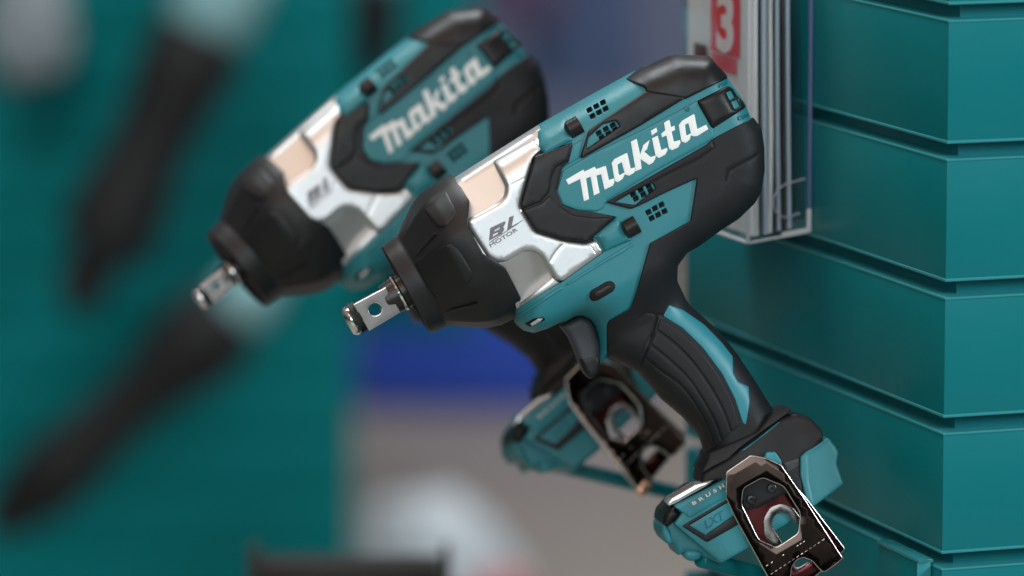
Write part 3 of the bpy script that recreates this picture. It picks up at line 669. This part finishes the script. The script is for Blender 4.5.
dk = mat('dark_grip', (.008,.008,.009), .6, spec=.25); hd = mat('pale_head', (.17,.33,.35), .4)
def far_tool(name, label, p, q, z, prof, hprof):
    root = empty(name, label, 'power tool', 'power tools hung on the far board')
    A = W(p[0], p[1], z); B = W(q[0], q[1], z); root.location = A; d = (B-A); L = d.length; d.normalize(); a = d.cross(Vector((0,1,0))).normalized(); b = d.cross(a)
    def lz(nm, pr, m):
        bm = bmesh.new(); R = []; n = 28
        for s, r in pr: R.append([bm.verts.new(A+d*s*L+(a*math.cos(2*math.pi*i/n)+b*.85*math.sin(2*math.pi*i/n))*r*z/F) for i in range(n)])
        for x, y in zip(R, R[1:]):
            for i in range(n): bm.faces.new((x[i], x[(i+1) % n], y[(i+1) % n], y[i]))
        bm.faces.new(R[0][::-1]); bm.faces.new(R[-1]); o = mesh(nm, bm, m, None, ang=50); o.parent = root; o.matrix_parent_inverse = Matrix.Translation(-A)
    lz('grip', prof, dk); lz('motor_head', hprof, hd)
    lz('end_button', [(prof[-1][0]-.01, prof[-1][1]*.6), (prof[-1][0]+.03, prof[-1][1]*.6), (prof[-1][0]+.06, prof[-1][1]*.3)], dk)
    return root
far_tool('hanging_power_tool', 'blurred dark handled power tool hanging at the upper left of the far board', (232,-34), (80,294), 5.75,
         [(.18,34),(.22,48),(.34,47),(.46,40),(.6,39),(.70,47),(.84,48),(.86,47),(.87,29),(1.,27)], [(-.1,30),(-.02,46),(.12,46),(.20,40),(.215,34)])
far_tool('hanging_power_tool', 'blurred dark handled power tool hanging at the lower left of the far board', (268,278), (5,518), 5.75,
         [(.14,34),(.19,46),(.30,47),(.42,36),(.52,31),(.66,33),(.80,38),(.90,37),(.92,29),(1.,27)], [(-.02,20),(.02,28),(.08,31),(.13,30),(.16,26)])
far_tool('hanging_power_tool', 'blurred dark tool hanging at the top behind the rear wrench', (372,-60), (366,75), 7.3,
         [(.3,20),(.33,34),(.6,34),(.85,28),(1,18)], [(-.1,20),(0,30),(.25,30),(.3,24)])

def lump(name, px, z, rx, ry, rz, m, seed, amp=.16, cut=None):
    bm = bmesh.new(); bmesh.ops.create_icosphere(bm, subdivisions=5, radius=1)
    c = W(px[0], px[1], z); k = z/F
    from mathutils import noise
    for v in bm.verts:
        n = noise.fractal(v.co*1.6+Vector((seed, 0, 0)), 1., 2., 5)+.5*noise.ridged_multi_fractal(v.co*2.2+Vector((0, seed, 0)), 1., 2., 3, 1., 2.)*.5
        p_ = v.co*(1+amp*n); v.co = c+Vector((p_.x*rx*k, p_.y*ry*k, p_.z*rz*k))
        if cut is not None: v.co.z = max(v.co.z, cut)
    return mesh(name, bm, m, None, ang=180)
pk = mat('plastic_wrap', (.17,.20,.22), .3, var=.35, vscale=18)
tag(lump('wrapped_package', (28,24), 5.85, 44, 20, 56, pk, 3., .2), 'crumpled grey plastic wrapped package hanging at the top left corner of the board', 'package')
bg = mat('white_plastic_bag', (.40,.46,.50), .4, var=.12, vscale=8)
tag(lump('plastic_bag', (430,602), 6.8, 92, 60, 104, bg, 8., .14, cut=.002), 'blurred white and pale blue plastic bag lying on the floor at the bottom', 'bag')
rp = mat('red_wrap', (.45,.12,.13), .5)
tag(lump('red_wrapper', (502,598), 6.7, 28, 20, 26, rp, 4., .12, cut=.002), 'small blurred red wrapper beside the white bag at the bottom edge', 'wrapper')
# blue things beyond
bl = mat('blue_plastic', (.018,.065,.42), .5, var=.1, vscale=6)
bx = quadbox('storage_box', 352, 640, 235, 404, 8.6, .5, bl, bev=.02); tag(bx, 'large saturated blue storage box on the floor, blurred below the wrenches', 'storage box')
bz = min((bx.matrix_world @ v.co).z for v in bx.data.vertices)
for v in bx.data.vertices:
    if v.co.z < bz+.05: v.co.z -= bz-.002
ind = mat('indigo_fabric', (.012,.016,.12), .8, var=.1, vscale=4)
o = quadbox('partition', 455, 690, -200, 300, 9.6, .05, ind); tag(o, 'dull indigo blue partition panel blurred behind the wrenches', 'partition')
for v in o.data.vertices:
    if v.co.z < 1.2: v.co.z = .003 if v.co.z < 1.1 else v.co.z
pp_ = mat('grey_blue_poster', (.048,.075,.155), .8, var=.3, vscale=5)
o = quadbox('poster', 520, 640, -140, 92, 9.5, .02, pp_); tag(o, 'pale grey blue poster blurred on the indigo partition above the front wrench', 'poster')
pu = mat('purple_cloth', (.075,.05,.10), .9)
o = quadbox('poster', 462, 560, -140, 22, 9.4, .02, pu); tag(o, 'dull purple poster blurred at the top edge between the two wrenches', 'poster')

# black tray in the foreground bottom
tr = empty('black_tray', 'small black open tray with raised corner posts at the bottom edge below the rear wrench', 'tray')
T0 = W(349, 600, 3.3); tr.location = T0
def tinst(nm, a, b, c, bv=.001):
    bm = bmesh.new(); box_bm(bm, T0, Vector((1,0,0)), Vector((0,1,0)), Z, a, b, c); o = mesh(nm, bm, M['tray'], None, bev=bv); o.parent = tr; o.matrix_parent_inverse = Matrix.Translation(-T0)
k3 = 3.3/F
tinst('front_wall', (-94*k3, 92*k3), (0, .003), (-.05, 30*k3))
tinst('back_wall', (-94*k3, 92*k3), (.04, .043), (-.05, 33*k3))
tinst('bottom', (-94*k3, 92*k3), (.003, .04), (-.05, -.047))
for sx in (-1, 1):
    for yy in (0, .037): tinst('corner_post', (sx*97*k3-4*k3, sx*97*k3+4*k3), (yy-.002, yy+.006), (-.05, 52*k3 if yy == 0 else 46*k3))
tinst('top_rail', (-94*k3, 92*k3), (-.004, .008), (26*k3, 40*k3), .003)

# ------------------------------------------------------------------ light
sc = bpy.context.scene
wd_ = bpy.data.worlds.new('World'); sc.world = wd_; wd_.use_nodes = True; nt = wd_.node_tree
bgn = nt.nodes['Background']; tc = nt.nodes.new('ShaderNodeTexCoord'); sx = nt.nodes.new('ShaderNodeSeparateXYZ')
nt.links.new(tc.outputs['Generated'], sx.inputs['Vector'])
cr = nt.nodes.new('ShaderNodeValToRGB'); nt.links.new(sx.outputs['Z'], cr.inputs['Fac'])
e = cr.color_ramp.elements; e[0].position = 0.; e[0].color = (.05,.06,.07,1); e[1].position = 1; e[1].color = (.45,.36,.30,1)
for p_, c_ in ((.12,(.16,.18,.20,1)), (.38,(.34,.37,.40,1)), (.60,(.62,.42,.28,1))):
    x = e.new(p_); x.color = c_
nt.links.new(cr.outputs['Color'], bgn.inputs['Color']); bgn.inputs['Strength'].default_value = .5
def area(name, px, target, size, power, col, sy=None):
    l = bpy.data.lights.new(name, 'AREA'); l.energy = power; l.color = col; l.size = size
    if sy: l.shape = 'RECTANGLE'; l.size_y = sy
    o = bpy.data.objects.new(name, l); C.objects.link(o); o.location = px
    o.rotation_euler = (Vector(target)-Vector(px)).to_track_quat('-Z', 'Y').to_euler(); return o
tgt = W(600, 250, 2.5)
area('hall_lamp_front', (-.2, -1.6, 2.7), tgt, 2.8, 86, (.84,.94,1))
area('hall_lamp_top', (-.2, 3.7, 3.7), tgt, 1.4, 70, (.88,.95,1))
area('hall_lamp_warm', (-.75, .7, 3.5), tgt, 2.1, 19, (1,.58,.34))
area('hall_lamp_right', (2.9, .9, 2.4), tgt, 1.0, 85, (.86,.96,1))
area('green_bounce_fill', (-.6, 1.0, .35), tgt, 1.4, 1.3, (.40,1,.50))  # unseen fill added for green light bounced up from below
area('hall_lamp_far', (-1.0, 3.2, 3.6), (-.4, 6, 1), 1.5, 52, (.92,1,1))
area('hall_lamp_back', (1.0, 6.6, 3.6), (.2, 9, .6), 2.0, 125, (.96,.98,1))

# ------------------------------------------------------------------ camera
cd = bpy.data.cameras.new('Camera'); cam = bpy.data.objects.new('Camera', cd); C.objects.link(cam); sc.camera = cam
cam.location = CAM; cam.rotation_euler = (math.pi/2-PITCH, 0, 0)
cd.lens = F*36/1024; cd.sensor_width = 36; cd.clip_start = .05; cd.clip_end = 60
cd.dof.use_dof = True; cd.dof.focus_distance = 2.475; cd.dof.aperture_fstop = 3.9
sc.view_settings.view_transform = 'Standard'; sc.view_settings.look = 'None'; sc.view_settings.exposure = 0; sc.view_settings.gamma = 1
sc.cycles.use_denoising = True
sc.cycles.max_bounces = 10; sc.cycles.transmission_bounces = 10; sc.cycles.transparent_max_bounces = 10
